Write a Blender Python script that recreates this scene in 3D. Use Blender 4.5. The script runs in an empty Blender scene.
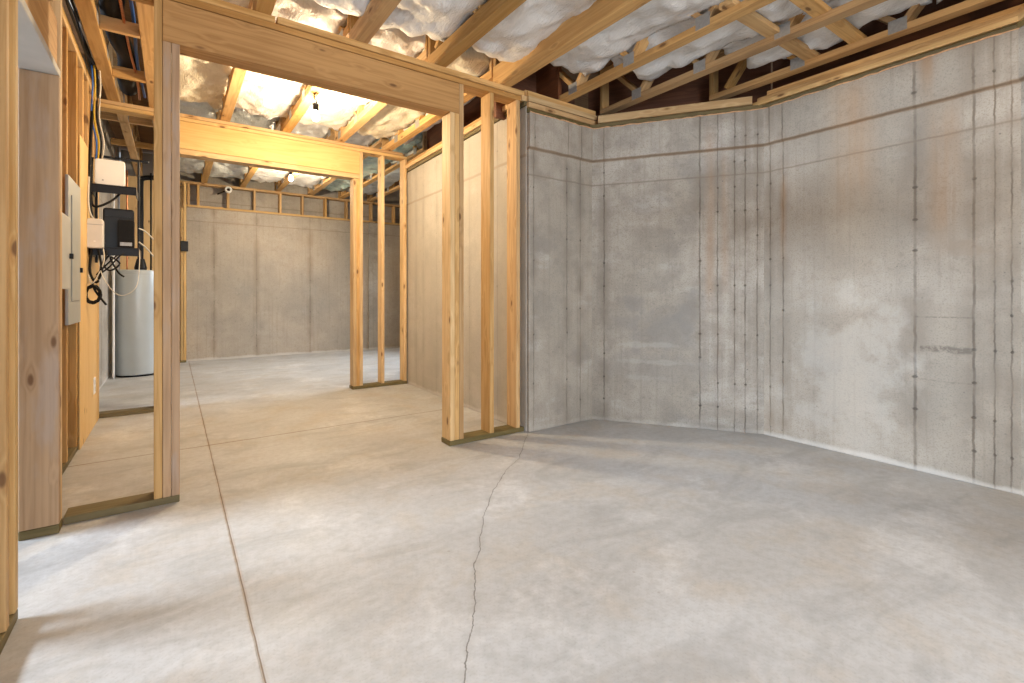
import bpy, bmesh, math, random
from mathutils import Vector, Matrix, noise as mnoise
random.seed(7)
S = bpy.context.scene
C = S.collection
PI = math.pi

# ------------------------------------------------------------------ node helpers
def newmat(name):
    m = bpy.data.materials.new(name); m.use_nodes = True
    nt = m.node_tree
    b = nt.nodes['Principled BSDF']
    return m, nt, b

class N:
    """tiny node-graph writer"""
    def __init__(s, nt): s.nt = nt
    def n(s, t, **kw):
        o = s.nt.nodes.new(t)
        for k, v in kw.items(): setattr(o, k, v)
        return o
    def l(s, a, b): s.nt.links.new(a, b)
    def put(s, sock, v):
        if isinstance(v, bpy.types.NodeSocket): s.l(v, sock)
        elif v is not None: sock.default_value = v
    def math(s, op, a, b=None, c=None, clamp=False):
        o = s.n('ShaderNodeMath', operation=op, use_clamp=clamp)
        s.put(o.inputs[0], a)
        if b is not None: s.put(o.inputs[1], b)
        if c is not None: s.put(o.inputs[2], c)
        return o.outputs[0]
    def noise(s, vec, scale, detail=4, rough=.55, dist=0.):
        o = s.n('ShaderNodeTexNoise')
        s.l(vec, o.inputs['Vector']); o.inputs['Scale'].default_value = scale
        o.inputs['Detail'].default_value = detail; o.inputs['Roughness'].default_value = rough
        o.inputs['Distortion'].default_value = dist
        return o.outputs['Fac']
    def voro(s, vec, scale, feature='F1', rnd=1.):
        o = s.n('ShaderNodeTexVoronoi', feature=feature)
        s.l(vec, o.inputs['Vector']); o.inputs['Scale'].default_value = scale
        o.inputs['Randomness'].default_value = rnd
        return o.outputs['Distance']
    def scale(s, vec, sc, off=None):
        o = s.n('ShaderNodeMapping')
        s.l(vec, o.inputs['Vector']); o.inputs['Scale'].default_value = sc
        if off is not None: s.put(o.inputs['Location'], off)
        return o.outputs[0]
    def ss(s, v, a, b, lo=0., hi=1.):
        """smoothstep a..b mapped to lo..hi"""
        o = s.n('ShaderNodeMapRange', interpolation_type='SMOOTHSTEP')
        s.put(o.inputs[0], v); o.inputs[1].default_value = a; o.inputs[2].default_value = b
        o.inputs[3].default_value = lo; o.inputs[4].default_value = hi
        return o.outputs[0]
    def mix(s, f, a, b, mode='MIX'):
        o = s.n('ShaderNodeMix', data_type='RGBA', blend_type=mode)
        s.put(o.inputs[0], f)
        for k, v in ((6, a), (7, b)):
            if isinstance(v, tuple) and len(v) == 3: v = (*v, 1)
            s.put(o.inputs[k], v)
        return o.outputs[2]
    def bump(s, h, strength, dist, b):
        o = s.n('ShaderNodeBump'); s.l(h, o.inputs['Height'])
        o.inputs['Strength'].default_value = strength; o.inputs['Distance'].default_value = dist
        s.l(o.outputs[0], b.inputs['Normal'])
    def sep(s, v):
        o = s.n('ShaderNodeSeparateXYZ'); s.l(v, o.inputs[0]); return o.outputs
    def comb(s, x, y, z):
        o = s.n('ShaderNodeCombineXYZ')
        for i, v in enumerate((x, y, z)): s.put(o.inputs[i], v)
        return o.outputs[0]

def wood(name, light, dark, knot=(.13, .06, .025), rough=.62, tint=.16, knots=True, stain=None):
    m, nt, b = newmat(name); g = N(nt)
    tc = g.n('ShaderNodeTexCoord'); oi = g.n('ShaderNodeObjectInfo')
    off = g.comb(g.math('MULTIPLY', oi.outputs['Random'], 37.), g.math('MULTIPLY', oi.outputs['Random'], 11.), g.math('MULTIPLY', oi.outputs['Random'], 23.))
    v = g.n('ShaderNodeVectorMath', operation='ADD'); g.l(tc.outputs['Object'], v.inputs[0]); g.l(off, v.inputs[1]); v = v.outputs[0]
    warp = g.noise(g.scale(v, (.9, 3, 3)), 1.6, 3)
    kd = g.math('ADD', g.voro(g.scale(v, (3.4, 9, 9)), 1.25), g.ss(g.noise(g.scale(v, (1, 1, 1)), 2.1, 1), .38, .52, .3, 0.))
    # growth rings bend round the knots
    bend = g.math('MULTIPLY', g.ss(kd, .05, .45, 1., 0.), .35)
    body = g.noise(g.scale(v, (.55, 13, 13)), 1.2, 3, .5, .35)
    rings = g.math('PINGPONG', g.math('ADD', g.math('MULTIPLY', body, 5.), g.math('MULTIPLY', bend, 3.)), .5)
    fine = g.noise(g.scale(v, (2.2, 75, 75)), 1.5, 4, .65)
    f = g.math('ADD', g.math('MULTIPLY', rings, .55), g.math('ADD', g.math('MULTIPLY', warp, .55), g.math('MULTIPLY', fine, .3)))
    col = g.mix(g.ss(f, .3, .95), light, dark)
    # board to board tone
    r2 = g.math('FRACT', g.math('MULTIPLY', oi.outputs['Random'], 7.31))
    hsv = g.n('ShaderNodeHueSaturation'); g.l(col, hsv.inputs['Color'])
    g.l(g.math('MULTIPLY_ADD', r2, 2*tint, 1-tint), hsv.inputs['Value'])
    g.l(g.math('MULTIPLY_ADD', oi.outputs['Random'], .2, .93), hsv.inputs['Saturation'])
    col = hsv.outputs[0]
    if stain:
        sf = g.ss(g.noise(g.scale(v, (1.2, 5, 5)), 2.2, 5), .5, .68)
        col = g.mix(g.math('MULTIPLY', sf, .6), col, stain)
    if knots:
        kk = g.ss(g.math('ADD', kd, g.math('MULTIPLY', fine, .04)), .10, .19, 1., 0.)
        ring = g.ss(kd, .13, .32, .4, 0.)
        col = g.mix(ring, col, dark)
        col = g.mix(g.math('MULTIPLY', kk, .85), col, knot)
    g.l(col, b.inputs['Base Color'])
    b.inputs['Roughness'].default_value = rough
    b.inputs['Specular IOR Level'].default_value = .25
    g.bump(fine, .25, .002, b)
    return m

def concrete(name, ulines=(), vlines=(), seed=0., warm=.5, vtop=2.36, rust=(), patches=(), segs=(), pale_amt=0., mot=1., foot_amt=.55):
    """form-poured wall: x = metres along the face, z = height"""
    m, nt, b = newmat(name); g = N(nt)
    tc = g.n('ShaderNodeTexCoord'); P = tc.outputs['Object']
    x, y, z = g.sep(P)
    ps = g.scale(P, (1, 1, 1), (seed, seed*1.7, seed*.3))
    big = g.noise(ps, .9, 4, .55); med = g.noise(ps, 4.5, 5, .6); fine = g.noise(ps, 42, 4, .6)
    streak = g.noise(g.scale(P, (7, 7, .45), (seed, 0, seed)), 1.3, 3)
    sand = g.noise(ps, 110, 3, .6)
    col = g.mix(g.ss(big, .36, .62), (.365, .335, .29), (.455, .435, .40))
    col = g.mix(g.math('MULTIPLY', g.ss(med, .45, .64), .5*mot), col, (.25, .235, .212))
    col = g.mix(g.math('MULTIPLY', g.ss(streak, .5, .75), .35), col, (.30, .275, .24))
    blotch = g.ss(g.noise(g.scale(ps, (1, 1, 1.5)), 1.9, 5, .6), .54, .68)
    col = g.mix(g.math('MULTIPLY', blotch, .5*mot), col, (.235, .23, .222))
    pale = g.ss(g.noise(g.scale(ps, (1, 1, 2.2), (4, 2, 1)), 1.4, 5, .6), .55, .7)
    col = g.mix(g.math('MULTIPLY', pale, .5*mot), col, (.56, .55, .535))
    col = g.mix(g.math('MULTIPLY', g.ss(sand, .48, .7), .55), col, (.19, .18, .165))
    col = g.mix(g.math('MULTIPLY', g.ss(g.noise(ps, 19, 5, .7), .52, .7), .4), col, (.21, .195, .17))
    tool = g.ss(g.noise(g.scale(P, (26, 26, .8), (seed, 0, 0)), 1.2, 3), .52, .68)
    col = g.mix(g.math('MULTIPLY', tool, .28), col, (.23, .21, .18))
    # wobble for the form joints
    w1 = g.math('MULTIPLY', g.math('SUBTRACT', g.noise(g.scale(P, (.2, .2, 1), (seed, 0, 0)), 9, 4, .7), .5), .022)
    xw = g.math('ADD', x, w1)
    w2 = g.math('MULTIPLY', g.math('SUBTRACT', g.noise(g.scale(P, (1, .2, .2), (seed, 3, 0)), 7, 3, .6), .5), .018)
    zw = g.math('ADD', z, w2)
    d = None; dots = None
    for u, wgt in ulines:
        a = g.math('DIVIDE', g.math('ABSOLUTE', g.math('SUBTRACT', xw, u)), wgt)
        d = a if d is None else g.math('MINIMUM', d, a)
    if d is not None:
        line = g.math('MULTIPLY', g.ss(d, .002, .0075, 1., 0.), g.ss(g.noise(g.scale(P, (1, 1, 1), (0, seed, 2)), 2.4, 4, .7), .3, .6, .3, 1.))
        halo = g.math('MULTIPLY', g.ss(d, .0, .09, 1., 0.), g.ss(g.noise(ps, 3.1, 3), .35, .62))
        col = g.mix(g.math('MULTIPLY', halo, .7), col, (.215, .195, .17))
        col = g.mix(g.math('MULTIPLY', line, g.ss(g.noise(ps, 6, 2), .25, .6, .35, .95)), col, (.12, .105, .09))
        # tie holes along every joint
        zz = g.math('SUBTRACT', g.math('PINGPONG', g.math('ADD', z, .11), .205), .1)
        dd = g.math('SQRT', g.math('ADD', g.math('MULTIPLY', d, d), g.math('MULTIPLY', zz, zz)))
        dots = g.math('MULTIPLY', g.ss(dd, .006, .012, 1., 0.), g.ss(g.noise(ps, 3.7, 2), .47, .56))
        col = g.mix(g.math('MULTIPLY', dots, .85), col, (.06, .055, .05))
    e = None
    for v in vlines:
        a = g.math('ABSOLUTE', g.math('SUBTRACT', zw, v))
        e = a if e is None else g.math('MINIMUM', e, a)
    if e is not None:
        hl = g.ss(e, .002, .010, 1., 0.)
        col = g.mix(g.math('MULTIPLY', hl, .6), col, (.16, .135, .11))
        hh = g.math('MULTIPLY', g.ss(e, 0, .06, 1., 0.), g.ss(med, .4, .6))
        col = g.mix(g.math('MULTIPLY', hh, .3), col, (.24, .21, .175))
    # narrow brown line along the form ledge
    led = g.ss(g.math('ABSOLUTE', g.math('SUBTRACT', zw, vtop)), .005, .017, 1., 0.)
    col = g.mix(g.math('MULTIPLY', led, .72), col, (.17, .10, .05))
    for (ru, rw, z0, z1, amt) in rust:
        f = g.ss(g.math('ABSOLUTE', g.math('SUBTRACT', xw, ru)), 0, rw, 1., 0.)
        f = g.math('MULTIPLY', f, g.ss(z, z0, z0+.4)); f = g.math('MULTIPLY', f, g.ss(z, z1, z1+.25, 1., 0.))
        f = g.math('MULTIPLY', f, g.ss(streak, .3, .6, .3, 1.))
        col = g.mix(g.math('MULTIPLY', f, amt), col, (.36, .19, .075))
    for (pu, pz, ru, rz, amt, pc) in patches:
        q = g.comb(g.math('DIVIDE', g.math('SUBTRACT', x, pu), ru), g.math('DIVIDE', g.math('SUBTRACT', z, pz), rz), 0.)
        ln = g.n('ShaderNodeVectorMath', operation='LENGTH'); g.l(q, ln.inputs[0])
        f = g.ss(g.math('ADD', ln.outputs['Value'], g.math('MULTIPLY', g.math('SUBTRACT', med, .5), 3.2)), .5, 1.15, 1., 0.)
        col = g.mix(g.math('MULTIPLY', f, amt), col, pc)
    for (u0, u1, sz, sw, amt) in segs:
        f = g.ss(g.math('ABSOLUTE', g.math('SUBTRACT', g.math('ADD', z, g.math('MULTIPLY', g.math('SUBTRACT', med, .5), sw*2.5)), sz)), sw*.4, sw, 1., 0.)
        f = g.math('MULTIPLY', f, g.math('MULTIPLY', g.math('GREATER_THAN', x, u0), g.math('LESS_THAN', x, u1)))
        f = g.math('MULTIPLY', f, g.ss(g.noise(ps, 30, 3, .7), .4, .55, .25, 1.))
        col = g.mix(g.math('MULTIPLY', f, amt), col, (.12, .11, .10))
    # warm cast of old form oil, mixed unevenly
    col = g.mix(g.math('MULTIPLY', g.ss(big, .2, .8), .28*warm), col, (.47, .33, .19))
    pit = g.ss(g.voro(ps, 13.), .05, .085, 1., 0.)
    pit = g.math('MULTIPLY', pit, g.ss(g.noise(ps, 2.3, 2), .5, .62))
    col = g.mix(g.math('MULTIPLY', pit, .7), col, (.13, .12, .11))
    col = g.mix(g.math('MULTIPLY', fine, .16), col, (.22, .21, .2))
    if pale_amt: col = g.mix(pale_amt, col, (.58, .55, .49))
    # lime and splashed slurry at the foot of the wall
    foot = g.ss(g.math('ADD', z, g.math('MULTIPLY', g.math('SUBTRACT', med, .5), .08)), .015, .05, 1., 0.)
    col = g.mix(g.math('MULTIPLY', foot, foot_amt), col, (.66, .65, .63))
    g.l(col, b.inputs['Base Color'])
    b.inputs['Roughness'].default_value = .72; b.inputs['Specular IOR Level'].default_value = .3
    h = g.math('ADD', g.math('MULTIPLY', med, .6), g.math('ADD', g.math('MULTIPLY', fine, .4), g.math('MULTIPLY', sand, .2)))
    if d is not None: h = g.math('SUBTRACT', h, g.math('ADD', g.math('MULTIPLY', line, .5), dots))
    g.bump(h, .5, .008, b)
    return m

def floor_mat():
    m, nt, b = newmat('floor_concrete'); g = N(nt)
    tc = g.n('ShaderNodeTexCoord'); P = tc.outputs['Object']; x, y, z = g.sep(P)
    big = g.noise(P, .75, 5, .6, .6); med = g.noise(P, 2.7, 6, .62, .4); fine = g.noise(P, 24, 5, .65)
    sw = g.noise(g.scale(P, (1.1, 2.6, 1)), 1.3, 5, .6, 1.1)
    col = g.mix(g.ss(big, .3, .68), (.43, .432, .432), (.515, .525, .535))
    col = g.mix(g.math('MULTIPLY', g.ss(med, .47, .66), .4), col, (.46, .40, .325))
    col = g.mix(g.math('MULTIPLY', g.ss(sw, .48, .66), .55), col, (.335, .338, .34))
    col = g.mix(g.math('MULTIPLY', g.ss(g.noise(g.scale(P, (1, 1, 1), (7, 3, 0)), 1.7, 6, .65), .52, .68), .55), col, (.66, .665, .67))
    col = g.mix(g.math('MULTIPLY', g.ss(fine, .35, .7), .3), col, (.28, .27, .255))
    col = g.mix(g.math('MULTIPLY', g.ss(g.noise(P, 95, 3), .5, .72), .22), col, (.24, .23, .215))
    sp = g.math('MULTIPLY', g.ss(g.voro(P, 9.), .04, .08, 1., 0.), g.ss(g.noise(P, 1.3, 2), .52, .6))
    col = g.mix(g.math('MULTIPLY', sp, .35), col, (.24, .2, .16))
    wob = g.math('MULTIPLY', g.math('SUBTRACT', g.noise(P, 6, 3), .5), .006)
    j1 = g.math('ABSOLUTE', g.math('ADD', g.math('SUBTRACT', x, .222), wob))
    j2 = g.math('ABSOLUTE', g.math('ADD', g.math('SUBTRACT', y, 4.30), wob))
    # saw cuts: dark groove, rusty brown dirt beside it
    for j, dirt, jw in ((j1, .75, 1.), (j2, .6, 2.4)):
        hal = g.math('MULTIPLY', g.ss(j, .002, .014, 1., 0.), g.ss(med, .3, .6, .25, 1.))
        col = g.mix(g.math('MULTIPLY', hal, dirt*.6), col, (.30, .19, .10))
        col = g.mix(g.math('MULTIPLY', g.ss(j, .001*jw, .0033*jw, 1., 0.), .85), col, (.12, .075, .04))
    jm = g.math('MINIMUM', j1, j2)
    # the long wandering crack: x as a function of y
    fc = g.n('ShaderNodeFloatCurve')
    pts = [(-.2, .20), (.6, .48), (1.232, .702), (1.356, .78), (1.448, .859), (1.539, .92), (1.743, 1.034), (1.901, 1.168), (2.109, 1.311), (2.346, 1.527), (2.582, 1.779), (2.715, 1.977), (3.17, 2.404)]
    cv = fc.mapping.curves[0]
    y0, y1, x0, x1 = -.2, 3.17, .0, 2.6
    pp = [((a-y0)/(y1-y0), (c-x0)/(x1-x0)) for a, c in pts]
    cv.points[0].location = pp[0]; cv.points[1].location = pp[-1]
    for p in pp[1:-1]: cv.points.new(*p)
    for p in cv.points: p.handle_type = 'VECTOR'
    fc.mapping.update()
    g.l(g.math('DIVIDE', g.math('SUBTRACT', y, y0), y1-y0), fc.inputs['Value'])
    cx = g.math('MULTIPLY_ADD', fc.outputs[0], x1-x0, x0)
    jit = g.math('MULTIPLY', g.math('SUBTRACT', g.noise(P, 6.5, 5, .7), .5), .065)
    cd = g.math('ABSOLUTE', g.math('ADD', g.math('SUBTRACT', x, cx), jit))
    inside = g.math('MULTIPLY', g.math('GREATER_THAN', y, -.15), g.math('LESS_THAN', y, 3.165))
    ck = g.math('MULTIPLY', g.ss(cd, .001, .0042, 1., 0.), inside)
    ch = g.math('MULTIPLY', g.math('MULTIPLY', g.ss(cd, 0, .045, 1., 0.), inside), g.ss(g.noise(P, 5, 3), .4, .62))
    col = g.mix(g.math('MULTIPLY', ch, .3), col, (.27, .255, .235))
    col = g.mix(g.math('MULTIPLY', ck, .8), col, (.13, .12, .11))
    g.l(col, b.inputs['Base Color'])
    g.l(g.ss(med, .3, .7, .42, .62), b.inputs['Roughness'])
    b.inputs['Specular IOR Level'].default_value = .35
    h = g.math('SUBTRACT', g.math('ADD', g.math('MULTIPLY', med, .3), g.math('MULTIPLY', fine, .25)), g.math('ADD', ck, g.ss(jm, .003, .006, 1., 0.)))
    g.bump(h, .3, .005, b)
    return m

def plain(name, col, rough=.5, metal=0., var=.08, scale=20, spec=.4, bump=.05):
    m, nt, b = newmat(name); g = N(nt)
    tc = g.n('ShaderNodeTexCoord')
    f = g.noise(tc.outputs['Object'], scale, 3)
    dk = tuple(c*(1-2*var) for c in col); lt = tuple(min(1, c*(1+2*var)) for c in col)
    g.l(g.mix(f, dk, lt), b.inputs['Base Color'])
    b.inputs['Roughness'].default_value = rough; b.inputs['Metallic'].default_value = metal
    b.inputs['Specular IOR Level'].default_value = spec
    g.bump(f, bump, .002, b)
    return m

def insul(name, a, c, gloss=.35):
    m, nt, b = newmat(name); g = N(nt)
    tc = g.n('ShaderNodeTexCoord'); P = tc.outputs['Object']; oi = g.n('ShaderNodeObjectInfo')
    v = g.n('ShaderNodeVectorMath', operation='ADD'); g.l(P, v.inputs[0])
    g.l(g.comb(g.math('MULTIPLY', oi.outputs['Random'], 19.), 0., 0.), v.inputs[1]); v = v.outputs[0]
    n1 = g.noise(v, 3.5, 5, .6, .5); n2 = g.noise(v, 28, 4, .65, .8); n3 = g.noise(g.scale(v, (3, 1, 1)), 9, 4, .6, 1.5)
    col = g.mix(g.ss(n1, .3, .7), a, c)
    col = g.mix(g.math('MULTIPLY', g.ss(n3, .55, .72), .35), col, tuple(k*.72 for k in a))
    g.l(col, b.inputs['Base Color'])
    b.inputs['Roughness'].default_value = gloss; b.inputs['Specular IOR Level'].default_value = .5
    b.inputs['Sheen Weight'].default_value = .2
    b.inputs['Subsurface Weight'].default_value = 0.
    h = g.math('ADD', g.math('MULTIPLY', n3, .7), g.math('MULTIPLY', n2, .35))
    g.bump(h, .7, .022, b)
    return m

def emit(name, col, strength):
    m, nt, b = newmat(name)
    b.inputs['Base Color'].default_value = (.9, .9, .85, 1)
    b.inputs['Emission Color'].default_value = (*col, 1); b.inputs['Emission Strength'].default_value = strength
    return m

M = dict(
    pine=wood('pine', (.60, .39, .185), (.38, .215, .085)),
    pale=wood('pale_pine', (.66, .47, .25), (.46, .285, .125)),
    fir=wood('fir_header', (.53, .315, .14), (.34, .18, .07), tint=.06),
    grey=wood('weathered_pine', (.46, .305, .18), (.31, .19, .105), tint=.04, stain=(.40, .32, .27)),
    lam=wood('laminated_beam', (.60, .395, .165), (.49, .30, .10), knots=False, tint=.05),
    truss=wood('truss_pine', (.54, .345, .16), (.36, .2, .08), tint=.24),
    treated=wood('treated_plate', (.17, .135, .065), (.10, .08, .037), tint=.1, knots=False),
    osb=wood('subfloor_board', (.30, .17, .085), (.2, .10, .045), knots=False),
    rim=wood('rim_board', (.20, .085, .045), (.12, .05, .028), knots=False),
    ply=wood('plywood', (.70, .49, .24), (.60, .385, .165), tint=.03),
    floor=floor_mat(),
    zinc=plain('galvanised_plate', (.36, .36, .36), .45, .4, .15, 60),
    panel=plain('panel_grey', (.36, .38, .385), .45, .2, .05, 8),
    panel2=plain('panel_light_grey', (.47, .48, .475), .45, .15, .05, 8),
    black=plain('black_plastic', (.006, .006, .006), .35, 0, .2, 30, .2),
    blackmat=plain('black_rubber', (.008, .0075, .0075), .55, 0, .25, 40, .15),
    blackmetal=plain('black_metal', (.012, .013, .016), .42, .3, .2, 30, .3),
    white=plain('white_plastic', (.80, .80, .79), .35, 0, .02, 10),
    cream=plain('cream_plastic', (.62, .60, .57), .45, 0, .04, 12),
    heater=plain('heater_steel', (.50, .55, .58), .33, .25, .03, 5, .5, .02),
    blue=plain('blue_pipe', (.03, .12, .42), .4, 0, .08),
    copper=plain('copper_pipe', (.55, .22, .10), .35, .8, .15),
    yellow=plain('yellow_cable', (.65, .42, .03), .5),
    wirewhite=plain('white_wire', (.62, .58, .50), .5),
    foam=plain('sill_foam', (.62, .36, .20), .8, 0, .25, 40),
    lightgrey=plain('light_grey_board', (.52, .50, .47), .7, 0, .1, 6),  # one plain light grey, slightly mottled, for header plate and backing
    wool=insul('white_insulation', (.66, .655, .65), (.78, .78, .78), .5),
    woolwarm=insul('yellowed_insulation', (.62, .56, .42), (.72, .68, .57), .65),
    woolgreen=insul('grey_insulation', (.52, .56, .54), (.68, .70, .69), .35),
    woolteal=insul('teal_insulation', (.30, .46, .42), (.55, .68, .64), .3),
    bulb=emit('lit_bulb', (1, .93, .82), 60.),
)

# ------------------------------------------------------------------ mesh helpers
def link(name, bm, mat, parent=None, bevel=0., smooth=False, loc=None, mats=None):
    bmesh.ops.recalc_face_normals(bm, faces=bm.faces)
    me = bpy.data.meshes.new(name); bm.to_mesh(me); bm.free()
    for mm in (mats or [mat]): me.materials.append(mm)
    if smooth:
        for p in me.polygons: p.use_smooth = True
    o = bpy.data.objects.new(name, me); C.objects.link(o)
    if parent: o.parent = parent
    if loc: o.location = loc
    if bevel:
        bv = o.modifiers.new('bevel', 'BEVEL'); bv.width = bevel; bv.segments = 2; bv.limit_method = 'ANGLE'
    return o

def cube(bm, x0, x1, y0, y1, z0, z1):
    vs = [bm.verts.new((x, y, z)) for x in (x0, x1) for y in (y0, y1) for z in (z0, z1)]
    for f in ((0, 1, 3, 2), (4, 6, 7, 5), (0, 4, 5, 1), (2, 3, 7, 6), (0, 2, 6, 4), (1, 5, 7, 3)):
        bm.faces.new([vs[i] for i in f])

def tag(o, label, cat, group=None, kind='thing'):
    if label: o['label'] = label
    if cat: o['category'] = cat
    if group: o['group'] = group
    if kind: o['kind'] = kind
    return o

def empty(name, loc, label, cat, group=None, kind='thing'):
    o = bpy.data.objects.new(name, None); C.objects.link(o); o.location = loc; o.empty_display_size = .1
    return tag(o, label, cat, group, kind)

def board(name, x0, x1, y0, y1, z0, z1, mat, parent=None, bevel=.0045):
    """an axis-aligned board; its mesh runs along its own local X so the grain follows its length"""
    d = [x1-x0, y1-y0, z1-z0]; k = d.index(max(d))
    c = Vector(((x0+x1)/2, (y0+y1)/2, (z0+z1)/2))
    a = [Vector((1, 0, 0)), Vector((0, 1, 0)), Vector((0, 0, 1))]
    R = Matrix((a[k], a[(k+1) % 3], a[(k+2) % 3])).transposed()
    L, w, h = d[k]/2, d[(k+1) % 3]/2, d[(k+2) % 3]/2
    bm = bmesh.new(); cube(bm, -L, L, -w, w, -h, h)
    o = link(name, bm, M[mat] if isinstance(mat, str) else mat, None, bevel)
    mw = Matrix.Translation(c) @ R.to_4x4()
    if parent:
        o.parent = parent; o.matrix_local = Matrix.Translation(-parent.location) @ mw
    else: o.matrix_local = mw
    return o

def beam(name, p0, p1, w, h, mat, parent=None, up=(0, 0, 1), bevel=.003):
    """board of section w (sideways) x h (along up) from p0 to p1"""
    p0, p1 = Vector(p0), Vector(p1); x = (p1-p0); L = x.length/2; x.normalize()
    y = Vector(up).cross(x).normalized(); z = x.cross(y)
    bm = bmesh.new(); cube(bm, -L, L, -w/2, w/2, -h/2, h/2)
    o = link(name, bm, M[mat] if isinstance(mat, str) else mat, None, bevel)
    mw = Matrix.Translation((p0+p1)/2) @ Matrix((x, y, z)).transposed().to_4x4()
    if parent:
        o.parent = parent; o.matrix_local = Matrix.Translation(-parent.location) @ mw
    else: o.matrix_local = mw
    return o

def rel(parent, p): return Vector(p)-parent.location

def smoothpath(pts, n=6):
    pts = [Vector(p) for p in pts]; out = []
    for i in range(len(pts)-1):
        p0 = pts[max(i-1, 0)]; p1 = pts[i]; p2 = pts[i+1]; p3 = pts[min(i+2, len(pts)-1)]
        for k in range(n):
            t = k/n
            out.append(.5*((2*p1)+(p2-p0)*t+(2*p0-5*p1+4*p2-p3)*t*t+(3*p1-p0-3*p2+p3)*t**3))
    out.append(pts[-1]); return out

def tube(bm, pts, r, seg=8, smooth=True, ribs=None):
    if smooth: pts = smoothpath(pts)
    pts = [Vector(p) for p in pts]; rings = []
    ref = Vector((0, 0, 1))
    for i, p in enumerate(pts):
        d = (pts[min(i+1, len(pts)-1)]-pts[max(i-1, 0)]).normalized()
        if abs(d.dot(ref)) > .95: u = d.cross(Vector((1, 0, 0))).normalized()
        else: u = d.cross(ref).normalized()
        v = d.cross(u); rr = r if not ribs else r*(1+ribs*(i % 2))
        rings.append([bm.verts.new(p+rr*(u*math.cos(a)+v*math.sin(a))) for a in [2*PI*k/seg for k in range(seg)]])
    for a, b in zip(rings, rings[1:]):
        for k in range(seg): bm.faces.new((a[k], a[(k+1) % seg], b[(k+1) % seg], b[k]))
    bm.faces.new(rings[0]); bm.faces.new(rings[-1][::-1])

def lathe(bm, prof, seg=32, c=(0, 0, 0)):
    rings = []
    for r, z in prof:
        if r < 1e-5: rings.append([bm.verts.new((c[0], c[1], c[2]+z))])
        else: rings.append([bm.verts.new((c[0]+r*math.cos(2*PI*k/seg), c[1]+r*math.sin(2*PI*k/seg), c[2]+z)) for k in range(seg)])
    for a, b in zip(rings, rings[1:]):
        for k in range(seg):
            k2 = (k+1) % seg
            if len(a) == 1 and len(b) > 1: bm.faces.new((a[0], b[k], b[k2]))
            elif len(b) == 1 and len(a) > 1: bm.faces.new((a[k], a[k2], b[0]))
            elif len(a) > 1: bm.faces.new((a[k], a[k2], b[k2], b[k]))

def struct(o): o['kind'] = 'structure'; return o

# ------------------------------------------------------------------ the setting
FX0, FX1, FY0, FY1 = -5.0, 5.2, -4.2, 10.4
bm = bmesh.new(); cube(bm, FX0, FX1, FY0, FY1, -.12, 0)
struct(link('floor', bm, M['floor']))
for nm, x0, x1, y0, y1, z in (('ceiling', -5, 5.2, -4.2, 3.30, 3.26), ('ceiling', -5, 5.2, 3.30, 5.90, 3.37), ('ceiling', -5, 5.2, 5.90, 10.4, 3.54)):
    bm = bmesh.new(); cube(bm, x0, x1, y0, y1, z, z+.02)
    o = struct(link(nm, bm, M['osb']))

def wall(name, p0, p1, ulines=(), vlines=(2.14,), seed=0., warm=.5, th=.25, top=2.655, ledge=2.36, proud=.02, ext=(0, 0), rust=(), patches=(), segs=(), pale_amt=0., mot=1., foot_amt=.55):
    """poured wall with its face from p0 to p1 (room on the left hand of p0->p1 seen from above is behind, face looks to -y local)"""
    p0 = Vector((*p0, 0)); p1 = Vector((*p1, 0)); d = p1-p0; L = d.length
    bm = bmesh.new()
    n = 40
    # one profile extruded along the wall
    prof = [(0, 0), (0, ledge-.004), (-proud, ledge+.006), (-proud, top), (th, top), (th, 0)]
    cols = []
    for i in range(2):
        x = -ext[0] if i == 0 else L+ext[1]
        cols.append([bm.verts.new((x, y, z)) for y, z in prof])
    k = len(prof)
    for j in range(k): bm.faces.new((cols[0][j], cols[0][(j+1) % k], cols[1][(j+1) % k], cols[1][j]))
    bm.faces.new(cols[0]); bm.faces.new(cols[1][::-1])
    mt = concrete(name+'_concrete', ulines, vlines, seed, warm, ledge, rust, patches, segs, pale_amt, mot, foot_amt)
    o = link(name, bm, mt, bevel=.006)
    o.location = p0; o.rotation_euler = (0, 0, math.atan2(d.y, d.x))
    return struct(o)

A, B, Cc, D2 = (2.41, 3.17), (3.136, 3.17), (3.94, 2.013), (3.94, .56)
E2, F2 = (2.95, -.62), (2.40, -.62)
GREY = (.225, .225, .222)
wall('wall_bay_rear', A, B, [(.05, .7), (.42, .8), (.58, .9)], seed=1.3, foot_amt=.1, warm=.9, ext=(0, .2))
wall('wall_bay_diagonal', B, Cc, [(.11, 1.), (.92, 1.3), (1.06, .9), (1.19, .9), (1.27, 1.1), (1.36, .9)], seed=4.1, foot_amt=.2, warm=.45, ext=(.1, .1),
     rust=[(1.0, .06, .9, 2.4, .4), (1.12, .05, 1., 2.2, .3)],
     patches=[(.36, 1.06, .12, .10, .6, GREY), (.83, .98, .12, .22, .6, GREY), (.62, .82, .34, .2, .5, GREY), (.28, .90, .2, .10, .45, GREY), (.55, .5, .5, .16, .3, GREY), (.48, .70, .3, .03, .3, (.5, .5, .49)), (.56, .55, .28, .025, .25, (.5, .5, .49)), (.45, .41, .22, .03, .2, (.5, .5, .49))])
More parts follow.
